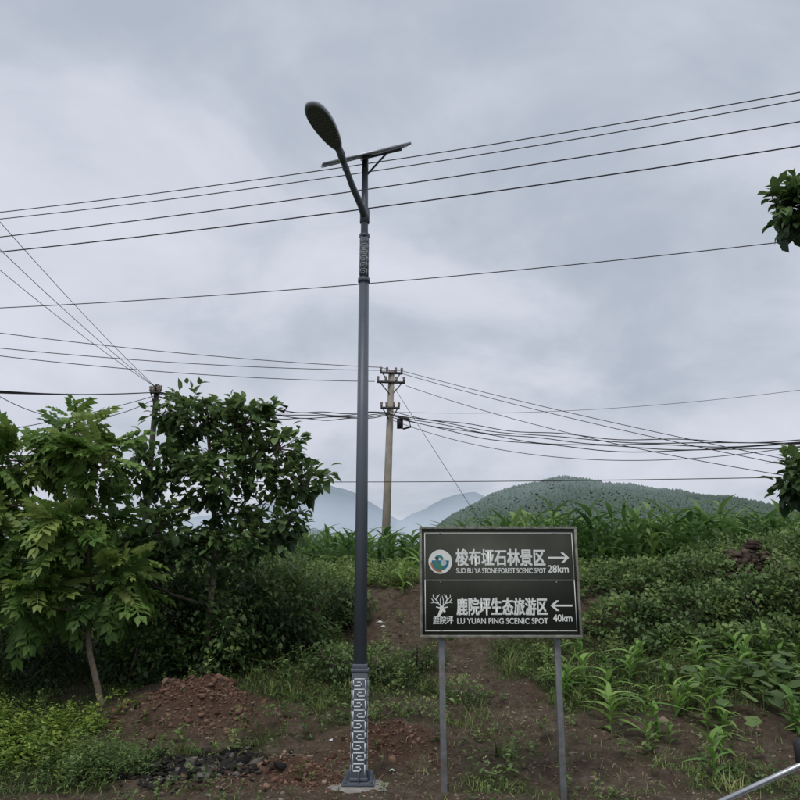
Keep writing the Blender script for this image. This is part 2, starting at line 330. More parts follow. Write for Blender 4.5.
def disc_leaf():
    v=[(0,.45,-.04)];k=12
    for i in range(k):
        a=2*PI*i/k-PI/2; r=.5*(1+.08*math.cos(5*a)); r=r*(.55 if i==0 else 1); v.append((math.cos(a)*r,.5+math.sin(a)*r,.05))
    return np.array(v),[(0,1+i,1+(i+1)%k) for i in range(k)]
DL,DLF=disc_leaf()
mb=MB(); x,y=scatter(640,2.8,7,8.6,11.5,lambda x,y:np.clip(1.3*g2(x,y,4.6,10.3,1.2,.95)-.1,0,1)); N=len(x)
hh=rnd(N,.12,.34); P=np.stack([x,y,H(x,y)+hh],1); az=rnd(N,0,2*PI)
D=np.stack([np.cos(az),np.sin(az),rnd(N,-.3,.2)],1); U=np.array([0,-.3,1.])+rng.normal(0,.25,(N,3)); L=rnd(N,.13,.24)
mb.inst(DL,DLF,P,D,U,L,L,rnd(N,.3,.9))
for i in range(N): tube(mb,[P[i]-(0,0,hh[i]+.02),P[i]+np.array([math.cos(az[i]),math.sin(az[i]),0])*.04],[.006,.004],3,0,.7)
mb.build("squash_plants",[M['vine']])
# ------------------------------------------------------------------ trees
def curve(a,b,sag,n=6,j=.03):
    a=np.array(a,float);b=np.array(b,float);t=np.linspace(0,1,n)[:,None]
    p=a+(b-a)*t+np.array(sag)*(4*t*(1-t)); p[1:-1]+=rng.normal(0,j,(n-2,3)); return p
def tree(name,trunk,tr,lobes,dens,leafkind,lm,bark,ll,per,attach=.45,tb=.4):
    mb=MB(); trunk=np.array(trunk,float)
    tt=np.linspace(0,len(trunk)-1,14); tp=np.stack([np.interp(tt,range(len(trunk)),trunk[:,i]) for i in range(3)],1); tp[1:-1]+=rng.normal(0,.012,(12,3))
    rr=np.linspace(tr,tr*.35,14); rr[0]*=1.25; tube(mb,tp,rr,8,1)
    nodes=[tp[i] for i in range(int(14*attach),14)]
    for c in lobes:
        cc=np.array(c[:3]); i=int(14*attach)+np.argmin([np.linalg.norm(tp[q]-cc)+.6*max(0,tp[q][2]-cc[2]+.3) for q in range(int(14*attach),14)])
        p=curve(tp[i],cc+rng.normal(0,.05,3),(0,0,-.08),7); tube(mb,p,np.linspace(rr[i]*.6,.010,7),5,1); nodes+=list(p[2:])
    nodes=np.array(nodes)
    n=int(dens); C,d,r,k=lobes_pts(lobes,n,.25)
    LP=[];LD=[];LT=[]
    for i in range(n):
        q=np.argmin(np.linalg.norm(nodes-C[i],axis=1)); p=curve(nodes[q],C[i],(0,0,.03),4,.015)
        tube(mb,p,[.008,.006,.004,.003],3,1)
        dr=C[i]-nodes[q]; dr/=max(np.linalg.norm(dr),1e-3); dr=dr*.6+d[i]*.5
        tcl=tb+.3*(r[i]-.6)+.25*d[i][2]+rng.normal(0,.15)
        for j in range(per):
            f=random.random()
            LP.append(p[-1]*(1-f*.5)+p[1]*f*.5+rng.normal(0,.05 if leafkind!='comp' else .02,3)); LD.append(dr+rng.normal(0,.7,3)+np.array([0,0,-.15])); LT.append(tcl+rng.normal(0,.1))
    LP=np.array(LP);LD=np.array(LD);N=len(LP);U=np.array([0,-.1,1.])+rng.normal(0,.3,(N,3)); L=ll*rnd(N,.6,1.25)
    if leafkind=='comp': mb.inst(COMP,COMPF,LP,LD,U,L,L,np.array(LT))
    else: mb.inst(LEAF,LEAFF,LP,LD,U,L,L*.68,np.array(LT))
    return mb.build(name,[lm,bark])
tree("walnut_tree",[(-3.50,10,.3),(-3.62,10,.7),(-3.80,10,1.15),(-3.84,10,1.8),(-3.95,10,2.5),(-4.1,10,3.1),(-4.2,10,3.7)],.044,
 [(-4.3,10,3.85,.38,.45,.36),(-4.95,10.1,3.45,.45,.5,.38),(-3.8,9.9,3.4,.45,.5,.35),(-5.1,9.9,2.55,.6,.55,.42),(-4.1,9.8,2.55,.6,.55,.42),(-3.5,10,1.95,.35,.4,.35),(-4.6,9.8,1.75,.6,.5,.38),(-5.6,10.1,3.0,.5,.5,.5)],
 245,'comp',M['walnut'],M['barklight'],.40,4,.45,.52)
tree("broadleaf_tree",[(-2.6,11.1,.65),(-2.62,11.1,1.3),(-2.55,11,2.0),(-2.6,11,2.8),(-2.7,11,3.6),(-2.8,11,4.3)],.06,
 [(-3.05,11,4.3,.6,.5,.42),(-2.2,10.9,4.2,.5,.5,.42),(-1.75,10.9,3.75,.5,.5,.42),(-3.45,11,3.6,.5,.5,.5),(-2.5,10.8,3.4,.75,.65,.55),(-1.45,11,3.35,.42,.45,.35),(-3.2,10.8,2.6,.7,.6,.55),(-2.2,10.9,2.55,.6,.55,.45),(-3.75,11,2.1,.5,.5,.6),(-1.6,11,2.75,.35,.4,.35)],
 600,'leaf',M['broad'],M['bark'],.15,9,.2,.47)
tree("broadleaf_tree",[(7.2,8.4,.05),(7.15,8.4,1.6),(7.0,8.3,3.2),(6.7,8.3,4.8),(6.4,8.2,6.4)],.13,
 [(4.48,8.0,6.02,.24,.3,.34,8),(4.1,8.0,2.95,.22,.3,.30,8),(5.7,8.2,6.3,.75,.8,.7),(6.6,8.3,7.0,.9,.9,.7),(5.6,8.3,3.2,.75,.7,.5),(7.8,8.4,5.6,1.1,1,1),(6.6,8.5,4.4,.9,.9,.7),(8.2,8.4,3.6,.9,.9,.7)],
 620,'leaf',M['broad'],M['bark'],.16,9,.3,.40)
# ------------------------------------------------------------------ clods, rocks, litter
def ico():
    import bmesh
    bm=bmesh.new(); bmesh.ops.create_icosphere(bm,subdivisions=1,radius=1); v=np.array([q.co[:] for q in bm.verts]); f=[[q.index for q in g.verts] for g in bm.faces]; bm.free(); return v,f
IV,IF=ico()
def rocks(mb,P,Sz,mi=0,rough=.3):
    N=len(P); k=len(IV)
    v=IV[None]*(1+rng.normal(0,rough,(N,k,1)))*np.stack([np.ones(N),rnd(N,.5,1),rnd(N,.35,.7)],1)[:,None]*np.asarray(Sz)[:,None,None]
    a=rnd(N,0,2*PI); b_=rnd(N,-.7,.7); ca,sa,cb_,sb=np.cos(a),np.sin(a),np.cos(b_),np.sin(b_)
    X_=v[...,0]; Y_=v[...,1]*cb_[:,None]-v[...,2]*sb[:,None]; Z_=v[...,1]*sb[:,None]+v[...,2]*cb_[:,None]
    V=np.stack([X_*ca[:,None]-Y_*sa[:,None],X_*sa[:,None]+Y_*ca[:,None],Z_],2)+np.asarray(P)[:,None]
    F=(np.array(IF).ravel()[None]+np.arange(N)[:,None]*k).ravel()
    mb.add(V.reshape(-1,3),F,np.full(N*len(IF),3),np.repeat(rnd(N),k),mi)
def tmat(name,cols,rough=.95,k=1.3): return leafmat(name,cols,rough,0,.15,k)
mb=MB(); x,y=scatter(26000,-4,5,7.2,14.3,lambda x,y:np.clip(dirt(x,y)-.3,0,1)**1.3)
rocks(mb,np.stack([x,y,H(x,y)],1),rng.gamma(1.4,.006,len(x))+.003)
mb.build("soil_clods",[tmat("clod",[(.05,.037,.027),(.10,.075,.053),(.15,.116,.085),(.23,.188,.142)])])
mb=MB(); n=2200; x=-2.4+rng.normal(0,.42,n); y=9.8+rng.normal(0,.28,n); rocks(mb,np.stack([x,y,H(x,y)],1),rng.gamma(1.0,.010,n)+.003)
n=1500; x=-1.0+rng.normal(0,.4,n); y=8.1+rng.normal(0,.22,n); rocks(mb,np.stack([x,y,H(x,y)],1),rng.gamma(1.0,.008,n)+.003)
n=900; x=-.05+rng.normal(0,.35,n); y=8.9+rng.normal(0,.22,n); rocks(mb,np.stack([x,y,H(x,y)],1),rng.gamma(1.0,.008,n)+.003)
mb.build("red_earth_mound",[tmat("red_clod",[(.065,.034,.023),(.115,.066,.046),(.18,.112,.080)])])
mb=MB(); n=1500; x=-2.0+rng.normal(0,.36,n); y=8.35+rng.normal(0,.26,n); rocks(mb,np.stack([x,y,H(x,y)+.01],1),rng.gamma(1.1,.015,n)+.005,0,.45)
for q in range(45):
    cx_,cy_=-2.0+random.gauss(0,.3),8.3+random.gauss(0,.2); cz_=float(H(cx_,cy_))+.04
    R=np.array(Matrix.Rotation(random.uniform(0,6),3,'Z')@Matrix.Rotation(random.uniform(-.5,.5),3,'X')); box(mb,(cx_,cy_,cz_),(random.uniform(.05,.16),random.uniform(.015,.06),random.uniform(.006,.02)),0,R)
mb.build("rubble_pile",[tmat("dark_rubble",[(.014,.013,.012),(.024,.022,.020),(.04,.036,.031),(.17,.155,.135)],.85,1)])
mb=MB(); n=160; x=6.35+rng.normal(0,.36,n); y=14.4+rng.normal(0,.2,n); rocks(mb,np.stack([x,y,H(x,y)+.08+.25*np.exp(-((x-6.35)/.4)**2)*rnd(n)],1),rnd(n,.04,.14),0,.3)
mb.build("rock_pile",[tmat("brown_rock",[(.035,.024,.019),(.065,.048,.036),(.11,.085,.062)],.9,1.1)])
mb=MB()
for (lx,ly,s) in [(-.38,13.1,.11),(-.3,13.0,.07),(-2.45,9.25,.06),(-.75,9.0,.05),(-1.95,8.35,.06),(-2.2,8.2,.05),(1.2,12.9,.04),(-.1,8.35,.05)]:
    zz=float(H(lx,ly)); v=np.array([(0,0,.03),(1,.1,.06),(1.1,.9,.02),(.5,.7,.35),(-.1,.9,.1)])*s; mb.add(v+np.array([lx,ly,zz+.02]),[0,1,3,1,2,3,3,2,4,0,3,4],[3]*4)
mb.build("litter",[mat("white_plastic",(.7,.7,.7),.5)])
# ------------------------------------------------------------------ solar street lamp
steel=mat("grey_painted_steel",(.095,.112,.136),.42,.0,.08,3,.03,60,.5,(.15,.16,.165),.3)
steel2=mat("lamp_grey",(.10,.11,.12),.4,0,.08,3,.02)
white=mat("white_enamel",(.74,.76,.78),.5,0,.06,6,.02)
conc=mat("concrete",(.27,.26,.24),.9,0,.25,9,.6,50,.2,(.12,.085,.06),.8)
galv=mat("galvanised_steel",(.27,.29,.30),.45,.5,.15,12,.05,60,.5)
lamp=empty("solar_street_lamp"); px,py=-.385,8.0
def add(name,fn,mats,parent,sm=False,bv=0):
    mb=MB(); fn(mb); o=mb.build(name,mats,sm,parent)
    if bv: bevel(o,bv)
    return o
add("shaft",lambda mb:tube(mb,[(px,py,1.0),(px-.012,py,5.12)],[.066,.054],8),[steel],lamp)
add("upper_tube",lambda mb:(tube(mb,[(px-.012,py,5.1),(px-.014,py,5.9),(px-.016,py,6.56)],[.042,.040,.034],12)),[steel],lamp,False)
add("base_box",lambda mb:(box(mb,(px,py,.56),(.152,.152,.94)),box(mb,(px,py,1.045),(.17,.17,.03)),box(mb,(px,py,.085),(.168,.168,.03)),box(mb,(px,py,1.08),(.142,.142,.04))),[steel],lamp,False,.004)
def bplate(mb):
    box(mb,(px,py,.055),(.30,.30,.022))
    for a in(-1,1):
        for c_ in(-1,1): tube(mb,[(px+a*.12,py+c_*.12,.06),(px+a*.12,py+c_*.12,.12)],[.011,.011],6); tube(mb,[(px+a*.12,py+c_*.12,.066),(px+a*.12,py+c_*.12,.085)],[.02,.02],6)
    for a in(-1,1): box(mb,(px+a*.105,py,.11),(.055,.008,.09)); box(mb,(px,py+a*.105,.11),(.008,.055,.09))
add("base_plate",bplate,[steel],lamp,False,.002)
def foot(mb):
    k=26;V=[];
    rad=[.36*(1+.12*math.sin(i*1.7)+.07*math.sin(i*3.1)) for i in range(k)]
    for zz,s in((-.2,1.08),(.015,1.0),(.042,.88)):
        V+=[(px-.03+math.cos(2*PI*i/k)*rad[i]*s,py+math.sin(2*PI*i/k)*rad[i]*s*.85,zz+.006*math.sin(i*2.3)) for i in range(k)]
    F=[];Z=[]
    for r_ in range(2):
        for i in range(k): F+=[r_*k+i,r_*k+(i+1)%k,(r_+1)*k+(i+1)%k,(r_+1)*k+i];Z.append(4)
    F+=[2*k+i for i in range(k)];Z.append(k); mb.add(V,F,Z)
add("concrete_footing",foot,[conc],lamp)
def fret(mb,cx,cy,z0,z1,half,w,cell):
    nrow=int((z1-z0)/cell); cell=(z1-z0)/nrow; th=w*.09
    for face in range(4):
        R=Matrix.Rotation(face*PI/2,3,'Z')
        def put(u0,v0,u1,v1):
            c2=R@Vector(((u0+u1)/2,-half-.0015,(v0+v1)/2)); box(mb,(c2.x+cx,c2.y+cy,c2.z),(abs(u1-u0)+th,.003,abs(v1-v0)+th),0,np.array(R))
        for r_ in range(nrow):
            fl=1 if r_%2 else -1; zb=z0+r_*cell
            def T(u,v): return (fl*(u/6-.5)*w,zb+(v/7)*cell)
            pts=[(0,-.6),(0,6),(6,6),(6,1.4),(2.1,1.4),(2.1,3.8),(4,3.8)]
            for q in range(len(pts)-1):
                (a0,b0),(a1,b1)=T(*pts[q]),T(*pts[q+1]); put(a0,b0,a1,b1)
add("fret_ornament",lambda mb:(fret(mb,px,py,.14,.98,.076,.116,.093)),[white],lamp)
add("collar",lambda mb:(tube(mb,[(px-.012,py,5.08),(px-.012,py,5.13)],[.066,.066],8),tube(mb,[(px-.012,py,5.62),(px-.012,py,5.66)],[.058,.058],8),box(mb,(px-.012,py,5.38),(.094,.094,.48))),[steel],lamp,False)
add("collar_ornament",lambda mb:(fret(mb,px-.012,py,5.16,5.61,.047,.068,.07)),[mat("dull_white",(.42,.44,.46),.5)],lamp)
arm=np.array([(px-.012,py,5.86),(px-.04,py-.12,5.93),(-.52,7.62,6.05),(-.62,7.2,6.185)])
add("arm",lambda mb:(tube(mb,arm,[.042,.040,.035,.031],12),tube(mb,[(px-.012,py,5.80),(px-.012,py,5.96)],[.054,.054],12),
    tube(mb,[arm[3]-(arm[3]-arm[2])*.25,arm[3]+(arm[3]-arm[2])*.1],[.040,.040],12),tube(mb,[arm[3]-(arm[3]-arm[2])*.5,arm[3]-(arm[3]-arm[2])*.45],[.038,.038],12)),[steel],lamp)
def head():
    p0=Vector((-.625,7.17,6.195)); p1=Vector((-.865,6.52,6.30)); d=(p1-p0); Ln=d.length; d.normalize()
    side=d.cross(Vector((0,0,1))).normalized(); up=side.cross(d).normalized()
    def outline(sc,w=.14):
        pts=[];K=40
        for i in range(K):
            a=2*PI*i/K; t=-math.cos(a); yy=(t*.5+.5)
            wid=w*abs(math.sin(a))**.85*(1-.26*(1-yy)**1.2*1.6) ; sgn=1 if math.sin(a)>=0 else -1
            yy=.5+(yy-.5)*sc; pts.append((sgn*wid*sc,yy*Ln))
        return pts
    def ring(sc,z): return [tuple(p0+side*u+d*v+up*z) for u,v in outline(sc)]
    mb=MB(); rings=[ring(.88,-.020),ring(.93,-.028),ring(1.0,-.014),ring(1.0,.012),ring(.9,.04),ring(.6,.06),ring(.25,.065)]
    V=sum(rings,[]);K=40;F=[];Z=[]
    for r_ in range(len(rings)-1):
        for i in range(K): F+=[r_*K+i,r_*K+(i+1)%K,(r_+1)*K+(i+1)%K,(r_+1)*K+i];Z.append(4)
    F+=[(len(rings)-1)*K+i for i in range(K)];Z.append(K); mb.add(V,F,Z)
    mb.build("lamp_head_housing",[mat("housing_grey",(.28,.30,.32),.4,0,.08,3,.02)],True,lamp)
    mb=MB(); V=ring(.885,-.021);mb.add(V,list(range(K))[::-1],[K]); mb.build("lens_plate",[mat("lens_plate",(.12,.13,.13),.25,.0,.05,10,0)],False,lamp)
    mb=MB()
    for r_ in range(12):
        for c_ in range(-4,5):
            v=.2+.055*r_; u=c_*.022
            if abs(u)>.10*math.sin(PI*v): continue
            p=p0+side*u+d*(v*Ln)+up*(-.024); R=np.array([side,d,up]).T; box(mb,p,(.009,.012,.004),0,R)
    mb.build("led_chips",[mat("led",(.26,.26,.20),.3,0,.05,10,0)],False,lamp)
    mb=MB(); tube(mb,[p0-d*.07,p0+d*.05],[.034,.040],12); 
    for q in range(5): 
        c_=p0+d*(Ln*(.3+.1*q))+up*.05; box(mb,c_,(.15,.008,.035),0,np.array([side,d,up]).T)
    mb.build("head_joint",[steel2],False,lamp)
head()
nrm=Vector((-.27,-.585,1)).normalized(); ux=Vector((1,0,.27)).normalized(); uy=nrm.cross(ux).normalized(); Rp=np.array([ux,uy,nrm]).T
pc=Vector((px-.02,py,6.66))
cell,n,l,b=nt("solar_cells"); tc=n.new("ShaderNodeTexCoord"); br=n.new("ShaderNodeTexBrick"); br.offset=0; br.inputs["Scale"].default_value=8; br.inputs["Color1"].default_value=(.01,.015,.04,1); br.inputs["Color2"].default_value=(.012,.018,.045,1); br.inputs["Mortar"].default_value=(.3,.32,.35,1); br.inputs["Mortar Size"].default_value=.01; br.inputs["Brick Width"].default_value=1; br.inputs["Row Height"].default_value=1
l.new(tc.outputs["Object"],br.inputs["Vector"]); l.new(br.outputs["Color"],b.inputs["Base Color"]); b.inputs["Roughness"].default_value=.12
add("panel_glass",lambda mb:box(mb,pc+nrm*.008,(.96,.60,.008),0,Rp),[cell],lamp)
def pframe(mb):
    box(mb,pc-nrm*.003,(.95,.59,.008),1,Rp)
    for sgn in(-1,1):
        box(mb,pc+uy*sgn*.315,(1.0,.03,.026),0,Rp); box(mb,pc+ux*sgn*.495,(.03,.598,.024),0,Rp)
add("panel_frame",pframe,[mat("aluminium",(.38,.40,.43),.4,.6,.05,8,0),mat("panel_back",(.16,.17,.19),.6)],lamp)
def pmount(mb):
    box(mb,pc-nrm*.03,(.08,.46,.03),0,Rp); box(mb,pc-nrm*.03+ux*.2,(.46,.04,.03),0,Rp)
    tube(mb,[(px-.016,py,6.45),pc-nrm*.03],[.038,.035],8)
    tube(mb,[(px-.016,py,6.38),pc+ux*.26-nrm*.03],[.012,.012],6)
add("panel_bracket",pmount,[steel2],lamp)
# ------------------------------------------------------------------ direction sign
sign=empty("direction_sign"); SY=7.6
brd=mat("sign_board_paint",(.044,.048,.036),.62,0,.16,4,.03,30,.3,(.08,.083,.07),.4)
frm=mat("sign_frame_worn",(.24,.24,.20),.55,.3,.35,14,.2,70,.4,(.08,.065,.045),.8)
post=mat("weathered_post",(.22,.23,.235),.5,.4,.2,16,.1,60,.4,(.16,.09,.05),.5)
wpt=mat("sign_white",(.74,.76,.72),.5,0,.06,30,0)
x0,x1,z0,z1=.185,1.69,1.355,2.375
cxm,czm=(x0+x1)/2,(z0+z1)/2
add("board",lambda mb:box(mb,(cxm,SY,czm),(x1-x0-.04,.018,z1-z0-.04)),[brd],sign)
def sfr(mb):
    t=.024
    box(mb,(cxm,SY,z1-t/2),(x1-x0,.05,t)); box(mb,(cxm,SY,z0+t/2),(x1-x0,.05,t))
    box(mb,(x0+t/2,SY,czm),(t,.047,z1-z0-2*t+.001)); box(mb,(x1-t/2,SY,czm),(t,.047,z1-z0-2*t+.001))
add("frame",sfr,[frm],sign,False,.003)
def sback(mb):
    for q in(.2,.5,.8): box(mb,(cxm,SY+.027,z0+q*(z1-z0)),(x1-x0-.08,.03,.035))
add("back_rails",sback,[post],sign)
def sposts(mb):
    for a,bb in((.385,.395),(1.475,1.455)):
        zb=float(H(bb,SY+.06))-.3
        v=[]
        for (xx,zz) in((bb,zb),(a,z1-.05)):
            for dx,dy in((-1,-1),(1,-1),(1,1),(-1,1)): v.append((xx+dx*.028,SY+.075+dy*.028,zz))
        mb.add(v,[0,3,2,1,4,5,6,7,0,1,5,4,1,2,6,5,2,3,7,6,3,0,4,7],[4]*6)
add("posts",sposts,[post],sign,False,.004)
add("bolts",lambda mb:[tube(mb,[(xx,SY-.009,zz),(xx,SY-.014,zz)],[.008,.007],8) for xx in(.385,1.475) for zz in(z0+.06,z0+.5,z1-.06)],[galv],sign)
def chips(mb):
    for i in range(110):
        xx=random.uniform(x0+.01,x1-.03); w=random.uniform(.004,.04); hh=random.uniform(.003,.012)
        v=[(xx+w*a,SY-.0265-.00002*i,z1-b_*hh) for a,b_ in((0,.1+random.random()*.5),(.3,0),(.8,0.1),(1,.6),(.7,1.0),(.2,.9))]
        mb.add(v,[0,5,4,3,2,1],[6])
add("paint_flakes",chips,[mat("old_white_paint",(.5,.5,.46),.7)],sign)
UP=(x1-x0)/160.
def SX(p): return x0+(p-419)*UP
def SZ(p): return z1-(p-529)*(z1-z0)/110.
FY=SY-.009
def lines(mb):
    t=.0065; a,b2,c_,d_=SX(424.5),SX(574),SZ(535.5),SZ(632.5); yy=FY-.0008
    for z_ in(c_,d_,SZ(583)): box(mb,((a+b2)/2,yy,z_),(b2-a+t,.0015,t))
    for x_ in(a,b2):
        box(mb,(x_,yy,(c_+SZ(583))/2),(t,.0015,c_-SZ(583)-t)); box(mb,(x_,yy,(d_+SZ(583))/2),(t,.0015,SZ(583)-d_-t))
add("border_lines",lines,[wpt],sign)
def text(name,s,xa,xb,ya,yb,bold=0,m=wpt):
    cu=bpy.data.curves.new(name,'FONT'); cu.body=s; cu.size=1; o=bpy.data.objects.new(name,cu); bpy.context.collection.objects.link(o)
    bpy.context.view_layer.update(); dg=bpy.context.evaluated_depsgraph_get(); me=bpy.data.meshes.new_from_object(o.evaluated_get(dg)); bpy.data.objects.remove(o)
    v=np.array([q.co[:] for q in me.vertices]); mn,mx_=v.min(0),v.max(0)
    X0,X1,Z1,Z0=SX(xa),SX(xb),SZ(ya),SZ(yb)
    sx=(X1-X0-bold)/(mx_[0]-mn[0]); sz=(Z1-Z0-bold)/(mx_[1]-mn[1])
    F=[];Z=[]
    for p in me.polygons: F+=list(p.vertices);Z.append(len(p.vertices))
    mb=MB(); offs=[(0,0)] if not bold else [(0,0),(bold,0),(0,bold),(bold,bold),(bold/2,bold/2)]
    for i,(ox,oz) in enumerate(offs):
        V=np.stack([X0+ox+(v[:,0]-mn[0])*sx,np.full(len(v),FY-.0010-.0004*i),Z0+oz+(v[:,1]-mn[1])*sz],1); mb.add(V,F,Z)
    bpy.data.meshes.remove(me); return mb.build(name,[m],False,sign)
text("place_name_1","梭布垭石林景区",455.5,546,551.5,569,.0075)
text("place_name_1_latin","SUO BU YA STONE FOREST SCENIC SPOT",456,546,570.8,576.2,.0022)
text("place_name_2","鹿院坪生态旅游区",455.5,546,600,617.5,.0072)
text("place_name_2_latin","LU YUAN PING SCENIC SPOT",456,546,620,625.8,.0022)
text("distance_1","28km",548,569,568,575.5,.003)
text("distance_2","40km",551,570,616.5,623.5,.003)
text("logo_2_caption","鹿院坪",432,452,618,626,.002)
def arrow(mb,xa,xb,zc,dr):
    a,b2,z_=SX(xa),SX(xb),SZ(zc); y_=FY-.001; t=.0085; L_=b2-a
    def T(u,w): return ((a+u*L_) if dr>0 else (b2-u*L_),y_,z_+w)
    mb.add([T(0,-t),T(.9,-t),T(.9,t),T(0,t)],[0,1,2,3],[4])
    y_-=.0004
    hh=.048
    mb.add([T(1,0),T(.74,hh),T(.60,hh),T(.86,0)],[0,1,2,3],[4]); mb.add([T(1,0),T(.86,0),T(.60,-hh),T(.74,-hh)],[0,1,2,3],[4])
add("arrow_right",lambda mb:arrow(mb,549,570,560.5,1),[wpt],sign)
add("arrow_left",lambda mb:arrow(mb,549,571,608,-1),[wpt],sign)
def disc(mb,cx,cz,r,y_,mi=0,k=36,a0=0,a1=2*PI,ri=0,wob=None):
    if ri:
        V=[];F=[];Z=[]
        for i in range(k+1):
            a=a0+(a1-a0)*i/k
            for q in(ri if not wob else ri+wob*(i/k),r): V.append((cx+math.cos(a)*q,y_,cz+math.sin(a)*q))
        for i in range(k): F+=[2*i,2*i+1,2*i+3,2*i+2];Z.append(4)
        mb.add(V,F,Z,None,mi)
    else:
        kk=k+(a1-a0<6); mb.add([(cx+math.cos(a0+(a1-a0)*i/k)*r,y_,cz+math.sin(a0+(a1-a0)*i/k)*r) for i in range(kk)],list(range(kk)),[kk],None,mi)
lx,lz=SX(440),SZ(564.5)
def logo1(mb):
    disc(mb,lx,lz,.112,FY-.001,0)
    disc(mb,lx,lz,.082,FY-.0014,1,30,PI*.95,PI*2.05)
    disc(mb,lx+.004,lz-.012,.060,FY-.0018,2,30,PI*.85,PI*1.7)
    disc(mb,lx,lz-.004,.094,FY-.0022,3,20,PI*1.0,PI*1.55,.078)
    disc(mb,lx-.012,lz+.02,.043,FY-.0018,4,24,-.3,PI*.9,.018)
    disc(mb,lx+.03,lz-.01,.028,FY-.0026,5)
    disc(mb,lx-.03,lz+.03,.017,FY-.0026,6)
add("stone_forest_logo",logo1,[wpt,mat("logo_blue",(.03,.16,.30),.5),mat("logo_green",(.05,.22,.12),.5),mat("logo_orange",(.45,.16,.03),.5),mat("logo_teal",(.05,.25,.25),.5),mat("logo_pale",(.45,.55,.5),.5),mat("logo_dark",(.05,.06,.05),.5)],sign)
lx2,lz2=SX(441),SZ(606)
def logo2(mb):
    def st(pts,w):
        for q in range(len(pts)-1):
            a=Vector(pts[q]);b2=Vector(pts[q+1]);d=(b2-a).normalized();nn=Vector((-d.y,d.x))*w/2
            st.k+=1; y_=FY-.001-.00003*st.k
            mb.add([(lx2+p.x,y_,lz2+p.y) for p in(a-nn,b2-nn*.7,b2+nn*.7,a+nn)],[0,1,2,3],[4])
    st.k=0
    for s_ in(-1,1):
        st([(0,-.035),(s_*.03,.0),(s_*.05,.035),(s_*.04,.08)],.011); st([(s_*.03,0),(s_*.07,.01),(s_*.095,.045)],.009)
        st([(s_*.05,.03),(s_*.08,.06),(s_*.08,.085)],.008); st([(s_*.012,-.02),(s_*.015,.03),(s_*.005,.07)],.008); st([(s_*.045,.05),(s_*.02,.085)],.007)
        st([(s_*.015,-.04),(s_*.055,-.03)],.012); st([(s_*.07,.01),(s_*.10,.005)],.006)
    st([(0,-.02),(-.012,-.09)],.035); st([(-.012,-.07),(-.035,-.12)],.03); st([(0,-.045),(.03,-.075)],.026)
add("deer_logo",logo2,[wpt],sign)
# ------------------------------------------------------------------ utility poles and wires
cpole=mat("concrete_pole",(.30,.27,.22),.9,0,.2,4,.2,30); dark=mat("cable_black",(.022,.022,.025),.6,0,.1,4,0); iron=mat("rusted_iron",(.07,.065,.06),.7,.3,.3,6,.1); porc=mat("porcelain",(.16,.12,.10),.3,0,.1,8,0)
def upole(name,bx,by,tx,ty,zt,r0,r1,arms,m,yaw):
    e=empty(name); zb=float(H(bx,by))-.3
    add("pole",lambda mb:tube(mb,[(bx,by,zb),((bx+tx)/2,(by+ty)/2,(zb+zt)/2),(tx,ty,zt)],[r0,(r0+r1)/2,r1],14),[m],e,True)
    R=np.array(Matrix.Rotation(yaw,3,'Z')@Matrix.Rotation(-.12,3,'Y'))
    def af(mb):
        for dz,w in arms:
            f=(zt-dz-zb)/(zt-zb); c_=np.array([bx+(tx-bx)*f,by+(ty-by)*f-.1,zt-dz]); box(mb,c_,(w,.07,.07),0,R)
            for s_ in(-1,1): tube(mb,[c_+R@np.array([s_*w*.42,0,0]),c_+np.array([0,.05,-.45])],[.02,.02],5)
    add("crossarms",af,[iron],e)
    def ins(mb):
        for dz,w in arms:
            f=(zt-dz-zb)/(zt-zb); c_=np.array([bx+(tx-bx)*f,by+(ty-by)*f-.1,zt-dz])
            for s_ in(-.95,-.4,.4,.95):
                p=c_+R@np.array([s_*w/2,0,0]); tube(mb,[p+(0,0,.03),p+(0,0,.08),p+(0,0,.1),p+(0,0,.17),p+(0,0,.2)],[.02,.045,.03,.05,.02],8)
    add("insulators",ins,[porc],e,True)
    return e
upole("utility_pole",-.50,25,-.28,25,9.3,.15,.10,[(.1,.85),(.42,1.05),(1.3,.7)],cpole,.55)
upole("utility_pole",-7.1,22,-7.08,22,7.95,.10,.075,[(.25,.3)],mat("old_timber_pole",(.035,.032,.03),.9,0,.3,5,.3),.2)
mb=MB(); tube(mb,[(-.05,24.7,7.65),(.28,24.6,7.55),(.35,24.6,7.3),(.1,24.7,7.25)],[.04,.05,.04,.03],6); box(mb,(.0,24.8,7.45),(.2,.2,.3)); 
tube(mb,[(-3.75,23.6,7.8),(-3.5,23.6,7.7),(-3.6,23.6,7.55),(-3.8,23.6,7.62)],[.03,.05,.05,.03],6)
mb.build("cable_junction_box",[dark])
mb=MB()
def wire(a,b_,sag=.1,r=.009,t0=0,t1=1,n=40,wob=0):
    a=np.array(a,float);b_=np.array(b_,float);t=np.linspace(t0,t1,n)
    p=a+(b_-a)*t[:,None]; p[:,2]-=sag*4*t*(1-t)
    if wob: p[:,2]+=wob*np.sin(t*random.uniform(14,30)+random.uniform(0,6)); p[:,1]+=wob*np.cos(t*22+random.uniform(0,6))
    tube(mb,p,r,4,0,.5,False)
wire((-6.2,11,7.56),(4.72,8,7.50),.10,.008,-1.5,2.2)
wire((-6.3,11.2,7.55),(4.82,8.2,7.54),.12,.008,-1.5,2.2)
wire((-6.14,11,7.14),(4.78,8.2,7.24),.08,.009,-1.5,2.2)
wire((-6.11,11,6.89),(4.85,8.4,7.04),.08,.010,-1.5,2.2)
wire((-7.08,13,6.77),(5.86,10.5,6.84),.12,.008,-1,2)
P1=(-.62,24.7,9.33);P2=(.02,25.1,9.35);P3=(-.83,24.7,8.85);P4=(.2,25.2,8.85)
